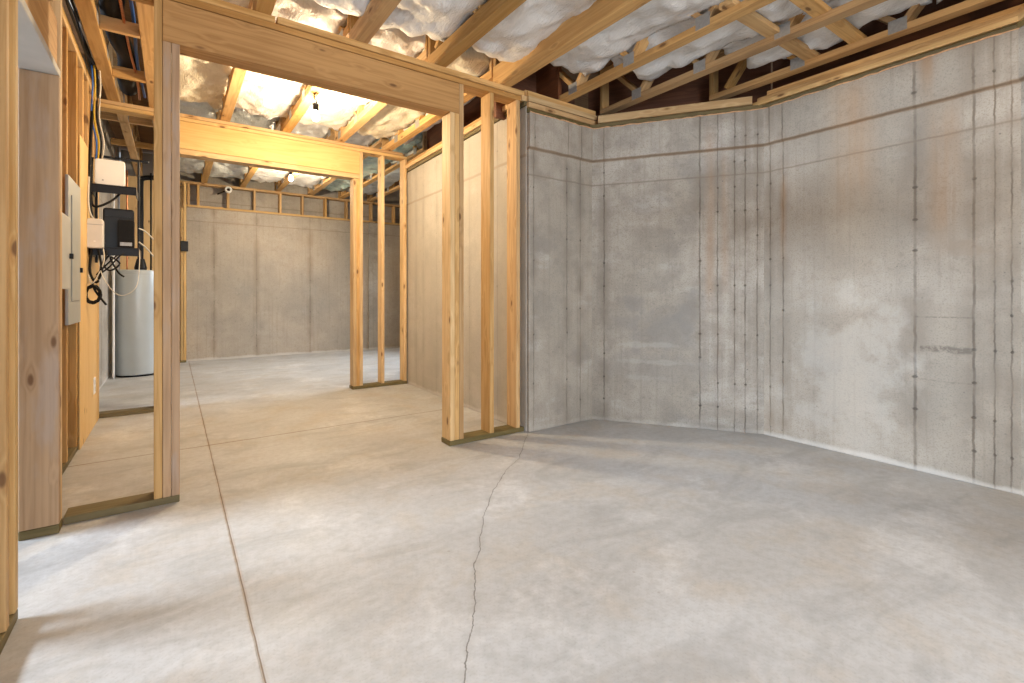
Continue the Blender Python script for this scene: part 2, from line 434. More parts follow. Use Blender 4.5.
wall('wall_right', Cc, D2, [(.05, .9), (.15, 1.), (.976, 1.6), (1.257, 1.3), (1.347, .8), (1.417, .8)], (2.14,), seed=5.7, mot=.35, warm=.9, ext=(.1, .1),
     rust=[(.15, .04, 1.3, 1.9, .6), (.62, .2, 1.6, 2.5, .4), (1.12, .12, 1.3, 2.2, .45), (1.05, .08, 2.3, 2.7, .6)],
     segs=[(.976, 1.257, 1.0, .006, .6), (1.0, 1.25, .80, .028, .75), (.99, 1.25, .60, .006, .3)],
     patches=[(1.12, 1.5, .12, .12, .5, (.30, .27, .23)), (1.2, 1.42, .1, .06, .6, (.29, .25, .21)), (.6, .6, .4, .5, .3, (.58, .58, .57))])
wall('wall_bay_front', D2, E2, [(.2, 1.), (1.0, 1.)], seed=2.2, ext=(.1, .1))
wall('wall_bay_return', E2, F2, [(.3, 1.)], seed=3.2, ext=(.1, 0))
wall('wall_side', (2.475, 5.95), (2.405, 3.20), [(.4, 1.), (.62, .8), (1.0, .8), (1.77, .8), (2.30, 1.4)], (2.30,), seed=6.6, warm=.3, mot=.8, top=2.72, ledge=2.31, proud=.0, ext=(0, 0), pale_amt=.4)
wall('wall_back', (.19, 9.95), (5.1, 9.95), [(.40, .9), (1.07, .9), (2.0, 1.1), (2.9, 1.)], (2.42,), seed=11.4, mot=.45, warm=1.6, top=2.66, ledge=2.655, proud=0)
wall('wall_back_pier', (3.34, 9.90), (3.54, 9.90), [], (2.42,), seed=13, warm=.5, th=.06, top=2.66, ledge=2.655, proud=0)
wall('wall_left_far', (-.72, 6.05), (-.72, 10.2), [(.8, 1.), (1.7, 1.)], (2.3,), seed=15, warm=.6, top=3.52, ledge=2.655, proud=0).rotation_euler = (0, 0, PI/2)
wall('wall_right_far', (5.0, 10.2), (5.0, 5.0), [(.8, 1.), (1.7, 1.)], (2.3,), seed=16, warm=.6, top=3.5, ledge=2.655, proud=0)
wall('wall_rear', (4.3, -3.9), (-4.8, -3.9), [(1.8, 1.), (3.7, 1.)], (2.3,), seed=17, warm=.6, top=3.2, ledge=2.655, proud=0)

# sill plates and rim boards on the concrete: trim of the shell
def sill(name, p0, p1, layers, front=.03, depth=.14):
    p0 = Vector((*p0, 0)); p1 = Vector((*p1, 0)); d = (p1-p0).normalized(); nrm = Vector((-d.y, d.x, 0))
    for k, (z0, z1, mt, off, a, b2) in enumerate(layers):
        q0 = p0+d*a; q1 = p1+d*b2; s = nrm*(depth/2-front+off)
        struct(beam(name, q0+s+Vector((0, 0, (z0+z1)/2)), q1+s+Vector((0, 0, (z0+z1)/2)), depth, z1-z0, mt, up=(0, 0, 1), bevel=.002))
sill('trim_1', A, B, [(2.66, 2.70, 'treated', .015, -.0, .09), (2.701, 2.745, 'pine', -.0, -.0, .07), (2.751, 2.795, 'pale', .0, .0, .065), (2.798, 2.84, 'pine', .012, 0, .06)], front=.0)
sill('trim_2', B, Cc, [(2.66, 2.695, 'treated', .02, -.02, .02), (2.70, 2.765, 'pale', 0, .06, -.09)], front=.03)
sill('trim_3', Cc, D2, [(2.655, 2.684, 'treated', .004, -.02, .03), (2.69, 2.722, 'pale', -.014, -.08, .03), (2.728, 2.758, 'pine', .008, -.05, .03), (2.765, 2.797, 'pine', .026, .02, .03)], front=.02)
sill('trim_4', D2, E2, [(2.655, 2.690, 'treated', .0, 0, 0), (2.693, 2.730, 'pale', -.01, 0, 0), (2.733, 2.77, 'pine', .008, 0, 0)], front=.02)
sill('trim_5', (2.475, 5.95), (2.405, 3.20), [(2.72, 2.755, 'treated', .0, 0, 0), (2.757, 2.80, 'pale', -.02, 0, 0), (2.803, 2.85, 'pine', .01, 0, 0)], front=.02)
for nm, p0, p1, zb, zt in (('trim_6', A, B, 2.70, 3.26), ('trim_7', B, Cc, 2.70, 3.26), ('trim_8', Cc, D2, 2.70, 3.26), ('trim_9', D2, E2, 2.7, 3.26), ('trim_10', (2.475, 5.93), (2.41, 3.3), 2.86, 3.37)):
    p0 = Vector((*p0, 0)); p1 = Vector((*p1, 0)); d = (p1-p0).normalized(); nrm = Vector((-d.y, d.x, 0))*.36
    z = Vector((0, 0, (zb+zt)/2))
    struct(beam(nm, p0-d*.1+nrm+z, p1+d*.1+nrm+z, .04, zt-zb, 'rim'))

for kk, (p0, p1) in enumerate(((A, B), (B, Cc), (Cc, D2))):
    p0 = Vector((*p0, 0)); p1 = Vector((*p1, 0)); d = (p1-p0); nrm = Vector((-d.y, d.x, 0)).normalized(); n_ = int(d.length/.045)
    rnd = random.Random(kk); pts = [p0+d*(i_/n_)-nrm*(.012+rnd.uniform(0, .008))+Vector((0, 0, 2.655+rnd.uniform(-.004, .005))) for i_ in range(n_+1)]
    bm = bmesh.new(); tube(bm, [q_-p0 for q_ in pts], .0055, 6)
    struct(link('trim_%d' % (11+kk), bm, M['foam'], smooth=True, loc=p0))

# ------------------------------------------------------------------ front stud partition
R6 = .14
def studs(par, xs, y0, z0, z1, mat='pine', name='stud', w=.038):
    for x in xs: board(name, x, x+w, y0, y0+R6, z0, z1, mat, par)
P1Y = 3.22
p = empty('stud_partition', (.87, 3.29, 0), 'framed pine partition nearest the camera with a wide open doorway under a knotty header', 'partition')
board('bottom_plate', -.445, .03, P1Y, P1Y+R6, 0, .038, 'treated', p)
board('bottom_plate', 1.70, 2.40, P1Y, P1Y+R6, 0, .038, 'treated', p)
board('king_stud', -.085, -.047, P1Y, P1Y+R6, .038, 2.755, 'pine', p)
board('jack_stud', -.046, -.008, P1Y, P1Y+R6, .038, 2.522, 'grey', p)
board('jack_stud', -.007, .031, P1Y, P1Y+R6, .038, 2.522, 'grey', p)
board('jack_stud', 1.706, 1.744, P1Y, P1Y+R6, .038, 2.522, 'pale', p)
board('jack_stud', 1.745, 1.783, P1Y, P1Y+R6, .038, 2.522, 'pine', p)
board('king_stud', 1.784, 1.822, P1Y, P1Y+R6, .038, 2.755, 'pine', p)
studs(p, (2.06, 2.318), P1Y, .038, 2.755, 'pine')
board('header', -.046, 1.783, P1Y, P1Y+R6, 2.522, 2.752, 'fir', p)
board('top_plate', -.585, 2.40, P1Y, P1Y+R6, 2.756, 2.796, 'fir', p)
board('top_plate', -.585, .51, P1Y+.004, P1Y+R6, 2.798, 2.84, 'pine', p)
board('top_plate', .52, 2.44, P1Y-.010, P1Y+R6-.01, 2.798, 2.84, 'pine', p)

# ------------------------------------------------------------------ rear stud partition
P2Y = 5.82
q = empty('stud_partition', (.9, 5.89, 0), 'second framed partition further back with a yellow laminated beam over its doorway', 'partition')
board('bottom_plate', -.57, .0, P2Y, P2Y+R6, 0, .038, 'treated', q)
board('bottom_plate', 1.765, 2.462, P2Y, P2Y+R6, 0, .038, 'treated', q)
for x in (-.10, -.062): board('jack_stud', x, x+.037, P2Y, P2Y+R6, .038, 2.545, 'pine', q)
board('king_stud', -.138, -.101, P2Y, P2Y+R6, .038, 2.88, 'pine', q)
board('jack_stud', 1.774, 1.812, P2Y, P2Y+R6, .038, 2.545, 'pale', q)
board('jack_stud', 1.813, 1.851, P2Y, P2Y+R6, .038, 2.545, 'pine', q)
board('king_stud', 1.852, 1.890, P2Y, P2Y+R6, .038, 2.88, 'pale', q)
studs(q, (2.122, 2.416), P2Y, .038, 2.88, 'pale')
board('header', -.10, 1.851, P2Y, P2Y+R6, 2.605, 2.88, 'lam', q)
board('header_plate', -.10, 1.851, P2Y-.004, P2Y+R6, 2.548, 2.602, 'pale', q)
board('top_plate', -.57, 2.462, P2Y, P2Y+R6, 2.882, 2.918, 'pale', q)
board('top_plate', -.57, 2.40, P2Y-.003, P2Y+R6, 2.920, 2.956, 'pine', q)

# ------------------------------------------------------------------ left wall framing
lw = empty('stud_wall', (-.64, 4.6, 0), 'left stud wall behind the front partition with electrical boxes between its studs', 'stud wall')
LX0, LX1 = -.71, -.57
board('bottom_plate', LX0, LX1, 3.37, 5.95, 0, .038, 'treated', lw)
for y in (3.55, 3.96, 4.268, 4.665, 4.96, 5.235, 5.55, 5.78): board('stud', LX0, LX1, y, y+.038, .038, 2.90, 'pine', lw)
board('top_plate', LX0, LX1, 3.37, 5.95, 2.902, 2.94, 'pale', lw)
board('top_plate', LX0, LX1, 3.37, 5.95, 2.942, 2.98, 'pine', lw)
board('sheathing', LX0-.014, LX0-.002, 3.2, 5.95, 0, 2.98, 'osb', lw, 0)
nw = empty('stud_wall', (-.515, 2.3, 0), 'left stud wall nearest the camera with a narrow doorway and a low header', 'stud wall')
NX0, NX1 = -.585, -.445
board('bottom_plate', NX0, NX1, -1.5, 2.384, 0, .038, 'treated', nw)
board('bottom_plate', NX0, NX1, 3.127, 3.215, 0, .042, 'treated', nw)
board('jack_stud', NX0, NX1, 2.346, 2.384, .038, 2.19, 'pale', nw)
for y in (2.235, 1.83, 1.42, 1.0, .6, .2, -.2, -.6, -1.0): board('stud', NX0, NX1, y, y+.038, .038, 2.80, 'pine', nw)
board('jack_stud', NX0, NX1, 3.127, 3.165, .043, 2.19, 'grey', nw)
board('king_stud', NX0, NX1, 3.167, 3.205, .043, 2.80, 'pale', nw)
board('header_plate', NX0, NX1, 2.346, 3.166, 2.191, 2.227, 'lightgrey', nw)
board('header', NX0+.03, NX1-.012, 2.275, 3.166, 2.231, 2.47, 'fir', nw)
for y in (2.30, 2.62, 2.95): board('cripple_stud', NX0, NX1, y, y+.038, 2.471, 2.80, 'pine', nw)
board('top_plate', NX0, NX1, -1.5, 3.215, 2.80, 2.838, 'pale', nw)

# short framed return at the far left corner
fr = empty('stud_post', (.15, 9.8, 0), 'pale doubled stud standing at the left end of the far concrete wall', 'stud')
board('stud', .105, .143, 9.80, 9.94, .038, 2.60, 'pale', fr)
board('stud', .146, .184, 9.80, 9.94, .038, 3.05, 'pale', fr)
board('bottom_plate', .02, .185, 9.80, 9.94, 0, .038, 'treated', fr)
board('backing_board', -.70, .185, 9.952, 9.965, 0, 3.08, 'ply', fr)
board('backing_board', -.70, .0, 10.105, 10.118, 3.0, 3.52, 'lightgrey', fr)
ob = bmesh.new(); cube(ob, -.055, .055, -.03, .03, -.085, .085)
bx = link('junction_box', ob, M['black'], None, .008, loc=(.155, 9.765, 1.96)); tag(bx, 'small black box fixed to the pale stud at the far wall', 'junction box')

# cripple wall on the far concrete
cw = empty('cripple_wall', (1.9, 10.0, 2.66), 'low row of short pine studs on top of the far concrete wall', 'stud wall')
board('bottom_plate', .19, 4.6, 9.955, 10.09, 2.662, 2.698, 'pale', cw)
board('top_plate', .02, 4.6, 9.955, 10.09, 3.06, 3.10, 'pine', cw)
for x in (.20, .34, .79, 1.21, 1.645, 2.04, 2.47, 2.885, 3.4, 3.9): board('cripple_stud', x, x+.038, 9.955, 10.09, 2.698, 3.06, 'pine', cw)
bm = bmesh.new(); cube(bm, 0, 4.9, 0, .1, 0, .95)
o = struct(link('wall_back_upper', bm, concrete('upper_block', (), (.2,), 21., .5, 5.), loc=(.0, 10.12, 2.6)))

# ------------------------------------------------------------------ floor trusses
def truss(x, y0, y1, zb, depth, label, phase=0., mat='truss', pitch=.61, ch=.038):
    t = empty('floor_truss', (x, (y0+y1)/2, zb), label, 'floor truss', 'open web floor trusses of the ceiling')
    w, h = .089, .038
    board('bottom_chord', x-w/2, x+w/2, y0, y1, zb, zb+ch, mat, t)
    board('top_chord', x-w/2, x+w/2, y0, y1, zb+depth-h, zb+depth, mat, t)
    zc, zt = zb+ch+.004, zb+depth-h-.004
    for ye in (y0+.02, y1-.02): board('end_post', x-w/2+.002, x+w/2-.002, ye-.019, ye+.019, zc-.003, zt+.003, mat, t)
    y = y0+.12+phase; k = 0
    first = True
    while y < y1-.2:
        ym = min(y+pitch/2, y1-.06)
        beam('web', (x, y, zc+.012), (x, ym, zt-.012), .085, .036, mat, t, up=(0, -1, .2))
        yn = min(y+pitch, y1-.06)
        if yn-ym > .15: beam('web', (x, ym+.03, zt-.012), (x, yn-.03, zc+.012), .085, .036, mat, t, up=(0, 1, .2))
        for s in ((-1, 1) if ch < .1 else ()):
            bmm = bmesh.new(); cube(bmm, -.001, .001, -.05, .05, -.042, .042)
            po = link('connector_plate', bmm, M['zinc'], t)
            po.location = rel(t, (x+s*(w/2+.0012), y, zb+.046))
            first = False
        y += pitch
    return t

FRONT = [(.445, 3.35, 'front truss seen above the left half of the knotty header'),
         (1.035, 3.35, 'front truss crossing the middle of the knotty header'),
         (1.625, 3.35, 'front truss landing just left of the right jack studs'),
         (2.215, 3.35, 'thick front truss landing near the concrete corner behind the last stud'),
         (2.805, 3.42, 'front truss ending over the short concrete wall of the bay'),
         (3.33, 3.22, 'front truss ending over the angled concrete wall, second from the right'),
         (3.88, 2.44, 'front truss running closest along the right concrete wall')]
for i, (x, ye, lb) in enumerate(FRONT):
    truss(x, -2.4, ye, 2.841, .415, lb, [.1, .3, .05, .2, .42, .18, .33][i], ch=[.11, .11, .11, .19, .045, .045, .045][i])
MID = [(-.455, 'truss of the middle room beside the left stud wall'), (-.145, 'truss of the middle room seen left of the doorway post'),
       (.445, 'middle room truss left of the bare bulb seen over the yellow beam'), (1.035, 'middle room truss right next to the bare bulb'),
       (1.625, 'middle room truss right of the bare bulb'), (2.215, 'middle room truss beside the pale side wall of concrete')]
for i, (x, lb) in enumerate(MID): truss(x, 3.37, 5.96, 2.957, .41, lb, [.1, .3, .2, .05, .4, .15][i], 'pine', ch=.07)
FAR = [(-.455, 'far room truss nearest the left wall over the water heater'), (-.145, 'far room truss just left of the doorway post over the water heater'), (.445, 'far room truss leftmost under the yellow beam'), (1.035, 'far room truss left of the far bulb'), (1.625, 'far room truss next to the far bulb'),
       (2.215, 'far room truss right of the far bulb'), (2.805, 'far room truss seen through the rear stub studs'), (3.395, 'far room truss rightmost behind the rear stub studs')]
for i, (x, lb) in enumerate(FAR): truss(x, 5.985, 10.09, 3.102, .43, lb, [.2, .1, .3, .2, .05, .4, .15, .3][i], 'pine')
# flat braces lying on the bottom chords over the bay
for y, lb in ((1.62, 'flat brace board crossing the right trusses, farther of two'), (1.33, 'flat brace board crossing the right trusses, nearer of two')):
    o = board('brace_board', 2.72, 3.98, y-.045, y+.045, 2.881, 2.919, 'pine'); tag(o, lb, 'brace', 'brace boards over the bay')
for y, lb in ((4.29, 'nearer short crosspiece between the two left trusses'), (5.17, 'farther short crosspiece between the two left trusses')):
    o = board('blocking', -.41, -.19, y-.02, y+.02, 2.957, 3.046, 'pine'); tag(o, lb, 'blocking', 'blocking between left trusses')
for y, lb in ((7.0, 'crosspiece in the far ceiling left of the doorway post'), (8.1, 'farthest crosspiece in the ceiling above the water heater')):
    o = board('blocking', -.66, -.19, y-.02, y+.02, 3.102, 3.18, 'pine'); tag(o, lb, 'blocking', 'blocking between left trusses')

# ------------------------------------------------------------------ insulation
def batt(x0, x1, y0, y1, z, label, mat='wool', sag=.07, amp=.06, seed=0, tear=.12):
    x0 -= .04; x1 += .04
    W, L = x1-x0, y1-y0
    nx = 20; ny = max(16, int(L/.028))
    bm = bmesh.new(); th = .13
    bot, top = [], []
    for j in range(ny+1):
        rb, rt = [], []
        for i in range(nx+1):
            u, v = i/nx*2-1, j/ny*2-1
            px = x0+W*(i/nx); py = y0+L*(j/ny)
            # ragged ends
            py += tear*.5*mnoise.noise(Vector((px*6+seed, seed*3., v*2)))*abs(v)**6*2
            pv = Vector((px*3.2+seed*7.3, py*2.1, seed*1.7))
            n1 = mnoise.noise(pv); n2 = mnoise.noise(pv*2.7+Vector((3, 1, 2))); n3 = 1-abs(mnoise.noise(pv*1.9+Vector((9, 4, 1))))*2
            n4 = mnoise.noise(Vector((px*17+seed, py*13, 5.)))
            prof = (1-abs(u)**3)*(1-abs(v)**8)
            n5 = 1-abs(mnoise.noise(Vector((px*5+py*1.5+seed, py*4.2, seed*2.))))*2
            dz = -sag*prof + amp*(.75*n1+.4*n2+.35*(n3-.5)) + .024*(n5-.5) + .014*n4
            dz = max(dz, -.075) if abs(u) > .8 else dz
            dx = .03*n2*(1-abs(u)); 
            rb.append(bm.verts.new((px+dx, py, z+dz)))
            rt.append(bm.verts.new((px, py, z+th+.03*n1)))
        bot.append(rb); top.append(rt)
    for j in range(ny):
        for i in range(nx):
            bm.faces.new((bot[j][i], bot[j+1][i], bot[j+1][i+1], bot[j][i+1]))
            bm.faces.new((top[j][i], top[j][i+1], top[j+1][i+1], top[j+1][i]))
    for j in range(ny):
        bm.faces.new((bot[j][0], top[j][0], top[j+1][0], bot[j+1][0])); bm.faces.new((bot[j][nx], bot[j+1][nx], top[j+1][nx], top[j][nx]))
    for i in range(nx):
        bm.faces.new((bot[0][i], bot[0][i+1], top[0][i+1], top[0][i])); bm.faces.new((bot[ny][i], top[ny][i], top[ny][i+1], bot[ny][i+1]))
    c = Vector(((x0+x1)/2, (y0+y1)/2, z))
    bmesh.ops.translate(bm, verts=bm.verts, vec=-c)
    o = link('insulation_batt', bm, M[mat], smooth=True, loc=c)
    return tag(o, label, 'insulation', 'insulation batts between the trusses')

zf = 2.975
k = 0
for x0, x1, ys, names in (
    (.495, .985, ((-.6, 1.6), (1.62, 3.18)), ('above the header left part', 'behind the camera side of the header left part')),
    (1.085, 1.575, ((-.6, 1.3), (1.34, 3.16)), ('x', 'x')),
    (1.675, 2.165, ((-.6, 1.5), (1.52, 3.14)), ('x', 'x')),
    (2.265, 2.755, ((-.6, 1.25), (1.28, 2.93)), ('x', 'x')),
    (2.855, 3.28, ((-.6, 1.1), (1.14, 2.66)), ('x', 'x')),
    (3.38, 3.83, ((-.6, .85), (.95, 2.02)), ('x', 'x'))):
    where = ['over the left half of the knotty header', 'over the middle of the knotty header', 'over the right end of the header', 'left of the truss over the short concrete wall', 'between two trusses over the angled wall', 'beside the truss along the right concrete wall'][k]
    for j, (ya, yb) in enumerate(ys):
        batt(x0, x1, ya, yb, zf, ('near' if j == 0 else 'far')+' white insulation batt in the bay '+where, 'wool', .03, .06, seed=k*3.1+j*1.7)
    k += 1
midm = [(-.095, .395, 'woolwarm', 'yellowed insulation batt just right of the doorway post above the yellow beam'),
        (.495, .985, 'wool', 'bright white insulation batt left of the bare bulb'), (1.085, 1.575, 'wool', 'bright white insulation batt behind the bare bulb'),
        (1.675, 2.165, 'woolwarm', 'yellowish insulation batt right of the bare bulb'), (2.265, 2.40, 'wool', 'narrow white insulation strip above the pale side wall')]
for i, (x0, x1, mt, lb) in enumerate(midm): batt(x0, x1, 3.4, 5.8, 3.085, lb, mt, .03, .05, seed=20+i*2.3)
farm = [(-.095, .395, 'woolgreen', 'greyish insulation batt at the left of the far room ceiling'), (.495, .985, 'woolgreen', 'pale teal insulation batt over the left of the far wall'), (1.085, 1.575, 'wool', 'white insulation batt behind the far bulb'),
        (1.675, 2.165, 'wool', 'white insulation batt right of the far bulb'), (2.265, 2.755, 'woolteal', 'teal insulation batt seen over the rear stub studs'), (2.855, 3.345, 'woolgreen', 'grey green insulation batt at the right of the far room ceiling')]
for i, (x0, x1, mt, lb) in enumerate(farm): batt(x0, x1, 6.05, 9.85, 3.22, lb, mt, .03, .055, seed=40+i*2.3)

# ------------------------------------------------------------------ bare bulbs
def bulb(x, y, z, ztop, label, power, tint=(1, .79, .52)):
    t = empty('bare_bulb', (x, y, z), label, 'light bulb')
    bm = bmesh.new()
    prof = [(0, -.058)]+[(.034*math.sin(a), -.024-.034*math.cos(a)) for a in [PI*i/14 for i in range(1, 9)]]+[(.028, .004), (.018, .022), (.0145, .034)]
    lathe(bm, prof, 24); b = link('bulb', bm, M['bulb'], t, smooth=True)
    bm = bmesh.new(); lathe(bm, [(0, .034), (.021, .034), (.024, .05), (.024, .085), (.03, .09), (.012, .105), (0, .106)], 24); link('socket', bm, M['blackmat'], t, smooth=False)
    bm = bmesh.new(); tube(bm, [(0, 0, .1), (.012, .01, .13), (-.01, .02, .16), (.02, 0, ztop-z)], .005, 6); link('cord', bm, M['blackmat'], t, smooth=True)
    ld = bpy.data.lights.new('bulb_light', 'POINT'); ld.energy = power; ld.color = tint; ld.shadow_soft_size = .05
    lo = bpy.data.objects.new('bulb_light', ld); C.objects.link(lo); lo.location = (x, y, z-.11)
    return t
bulb(1.05, 4.55, 2.765, 3.03, 'glowing bare bulb hanging between trusses above the yellow beam', 118, (1, .77, .48))
bulb(1.52, 8.2, 3.00, 3.17, 'glowing bare bulb of the far room seen under the yellow beam', 75)
bulb(1.75, -.9, 2.70, 2.95, 'bare bulb of the front room behind the camera', 66, (1, .72, .43))

# ------------------------------------------------------------------ electrical boxes
def bevbox(name, x0, x1, y0, y1, z0, z1, mat, par=None, bev=.006):
    bm = bmesh.new(); c = Vector(((x0+x1)/2, (y0+y1)/2, (z0+z1)/2))
    cube(bm, x0-c.x, x1-c.x, y0-c.y, y1-c.y, z0-c.z, z1-c.z)
    o = link(name, bm, M[mat], None, bev)
    if par: o.parent = par; o.location = c-par.location
    else: o.location = c
    return o
e = empty('disconnect_box', (-.53, 3.54, 1.18), 'grey metal disconnect box on the left wall next to the doorway stud', 'electrical box')
bevbox('body', -.585, -.495, 3.40, 3.69, 1.18, 1.575, 'panel2', e)
bevbox('cover', -.494, -.478, 3.392, 3.698, 1.172, 1.58, 'panel2', e)
bevbox('latch', -.478, -.462, 3.655, 3.685, 1.345, 1.375, 'black', e, .002)
bevbox('conduit_hub', -.56, -.52, 3.52, 3.56, 1.575, 1.62, 'panel', e, .008)
e = empty('breaker_panel', (-.58, 4.4, .945), 'tall grey breaker panel cover set between the left wall studs', 'breaker panel')
bevbox('cover', -.566, -.548, 4.16, 4.655, .945, 1.915, 'panel', e, .004)
bevbox('door', -.548, -.540, 4.25, 4.56, 1.10, 1.80, 'panel', e, .004)
bevbox('latch', -.545, -.528, 4.575, 4.605, 1.30, 1.335, 'black', e, .003)
pl = board('plywood_sheet', -.568, -.556, 4.71, 5.81, .002, 2.32, 'ply'); tag(pl, 'tall plywood sheet fixed to the left studs beside the breaker panel', 'plywood')
of = beam('plywood_offcut', (-.595, 4.32, 0.02), (-.665, 4.60, .62), .09, .012, 'ply', up=(1, 0, .1)); tag(of, 'narrow plywood offcut leaning low between the left studs', 'offcut')
e = empty('outlet_plate', (-.554, 5.46, .36), 'white wall outlet plate low on the plywood sheet', 'outlet')
bevbox('plate', -.556, -.549, 5.41, 5.50, .29, .43, 'white', e, .002)
for dz in (-.03, .03): bevbox('socket', -.549, -.546, 5.435, 5.475, .36+dz-.018, .36+dz+.018, 'cream', e, .001)

# network rack: black wall bracket with two shelves
e = empty('wall_rack', (-.41, 5.35, 1.5), 'black metal wall rack with two shelves on the plywood sheet', 'shelf rack')
def shelf(z, x0, x1, y0, y1):
    o = bevbox('shelf', x0, x1, y0, y1, z-.012, z, 'blackmetal', e, .003)
    for (a, b, c2, d2) in ((x0, x1, y0, y0+.006), (x0, x0+.006, y0, y1), (x1-.006, x1, y0, y1)):
        l = bevbox('shelf_lip', a, b, c2, d2, z-.07, z-.012, 'blackmetal', None, .001); l.parent = o; l.location = l.location-o.location-e.location
shelf(2.055, -.552, -.255, 5.18, 5.50)
shelf(1.535, -.552, -.235, 5.12, 5.50)
for x in (-.262,):
    board('upright', x, x+.018, 5.47, 5.50, 1.42, 2.34, 'blackmetal', e)
board('upright', -.552, -.534, 5.47, 5.50, 1.42, 2.34, 'blackmetal', e)
board('top_bar', -.552, -.18, 5.47, 5.50, 2.34, 2.358, 'blackmetal', e)

def rbox(bm, w, d, h, r, seg=5):
    """rounded-corner slab standing on z=0, facing -y"""
    pts = []
    for cx, cz, a0 in ((w/2-r, h-r, 0), (-w/2+r, h-r, PI/2), (-w/2+r, r, PI), (w/2-r, r, 3*PI/2)):
        for i in range(seg+1):
            a = a0+PI/2*i/seg; pts.append((cx+r*math.cos(a), cz+r*math.sin(a)))
    f = [bm.verts.new((x, -d/2, z)) for x, z in pts]; b = [bm.verts.new((x, d/2, z)) for x, z in pts]
    n = len(pts)
    for i in range(n): bm.faces.new((f[i], f[(i+1) % n], b[(i+1) % n], b[i]))
    bm.faces.new(f); bm.faces.new(b[::-1])
e = empty('router', (-.436, 5.30, 2.056), 'white rounded router standing on the top rack shelf', 'router')
bm = bmesh.new(); rbox(bm, .20, .05, .215, .022); link('body', bm, M['white'], e, .006, loc=(0, 0, .012))
bm = bmesh.new(); rbox(bm, .15, .07, .014, .005); link('foot', bm, M['black'], e, .002)
bm = bmesh.new(); lathe(bm, [(0, 0), (.006, 0), (.006, .002), (0, .002)], 16); o = link('indicator', bm, M['zinc'], e, loc=(-.045, -.0255, .05)); o.rotation_euler = (PI/2, 0, 0)
e = empty('modem', (-.385, 5.38, 1.536), 'large black modem at the back of the lower rack shelf', 'modem')
bm = bmesh.new(); rbox(bm, .21, .06, .35, .02); o = link('body', bm, M['black'], e, .008); o.rotation_euler = (0, 0, .12)
bm = bmesh.new(); rbox(bm, .19, .002, .05, .004); o = link('trim', bm, M['blackmetal'], e, loc=(.004, -.033, .28)); o.rotation_euler = (0, 0, .12)
e = empty('network_switch', (-.325, 5.24, 1.536), 'smaller black upright box in front of the modem on the lower rack shelf', 'network box')
bm = bmesh.new(); rbox(bm, .11, .06, .24, .012); link('body', bm, M['blackmat'], e, .004)
bm = bmesh.new(); cube(bm, -.04, .04, -.032, -.0295, .02, .05); link('port_strip', bm, M['zinc'], e, .001)
e = empty('power_supply', (-.51, 5.08, 1.515), 'cream coloured box on the plywood with cables hanging below', 'power supply')
bm = bmesh.new(); rbox(bm, .105, .08, .235, .018); link('body', bm, M['cream'], e, .008)
bm = bmesh.new(); cube(bm, -.05, .05, -.0425, -.0395, .185, .19); link('lid_seam', bm, M['panel'], e)
bm = bmesh.new(); cube(bm, -.006, .006, -.043, -.0395, .05, .058); link('indicator', bm, M['white'], e)
bm = bmesh.new(); cube(bm, -.055, -.046, -.01, .12, .02, .05); link('bracket', bm, M['cream'], e)

def cable(pts, r, mat, label, cat='cable', name='cable', group=None):
    o_ = Vector(pts[0]); bm = bmesh.new(); tube(bm, [Vector(q_)-o_ for q_ in pts], r, 8)
    return tag(link(name, bm, M[mat], smooth=True, loc=o_), label, cat, group)
cx, cy, cz = -.52, 5.06, 1.145
ring = []
for i in range(49):
    a = 2*PI*i/16; rr = .052+.006*math.sin(i*1.3); ring.append((cx+rr*.85*math.sin(a), cy-.02+.012*math.sin(i*.7), cz+rr*1.25*math.cos(a)))
cable([(-.49, 5.06, 1.51), (-.47, 5.04, 1.35), (-.515, 5.05, 1.25)]+ring+[(-.50, 5.05, 1.16), (-.44, 5.05, 1.06)], .008, 'blackmat', 'black cable coiled in a loop below the cream box')
cable([(-.53, 5.07, 1.51), (-.54, 5.05, 1.33), (-.50, 5.05, 1.24), (-.47, 5.05, 1.33), (-.44, 5.08, 1.50)], .009, 'blackmat', 'thick black cable drooping in a loop between the cream box and the rack')
cable([(-.46, 5.07, 1.52), (-.455, 5.04, 1.40), (-.52, 5.04, 1.235), (-.56+.012, 5.04, 1.30)], .0045, 'wirewhite', 'thin white wire dropping from the cream box')
cable([(-.40, 5.2, 1.52), (-.46, 5.1, 1.40), (-.42, 5.1, 1.34), (-.36, 5.12, 1.40), (-.42, 5.1, 1.45), (-.37, 5.1, 1.33), (-.33, 5.1, 1.29)], .007, 'blackmat', 'tangled black cable under the lower rack shelf')
cable([(-.33, 5.2, 1.52), (-.40, 5.1, 1.44), (-.50, 5.06, 1.30), (-.43, 5.08, 1.36), (-.36, 5.1, 1.46), (-.31, 5.15, 1.50)], .006, 'blackmat', 'second tangled black cable under the lower rack shelf, crossing the first')
cable([(-.52, 5.3, 1.53), (-.46, 5.0, 1.30), (-.36, 5.0, 1.14), (-.25, 5.0, 1.20), (-.23, 5.1, 1.40), (-.235, 5.2, 1.52)], .003, 'wirewhite', 'thin pale wire hanging in a wide arc in front of the water heater')
cable([(-.54, 5.2, 2.7), (-.545, 5.12, 2.3), (-.548, 5.1, 1.95), (-.53, 5.08, 1.76)], .011, 'blackmat', 'black cable running down the plywood to the cream box')
cable([(-.545, 5.25, 2.28), (-.548, 5.2, 1.97), (-.52, 5.15, 1.86), (-.42, 5.18, 1.92), (-.36, 5.24, 2.01)], .009, 'blackmat', 'black cable looping from the plywood up to the top rack shelf')
cable([(-.545, 5.05, 2.08), (-.548, 5.04, 1.9), (-.54, 5.05, 1.80), (-.52, 5.07, 1.75)], .006, 'wirewhite', 'short pale wire above the cream box')
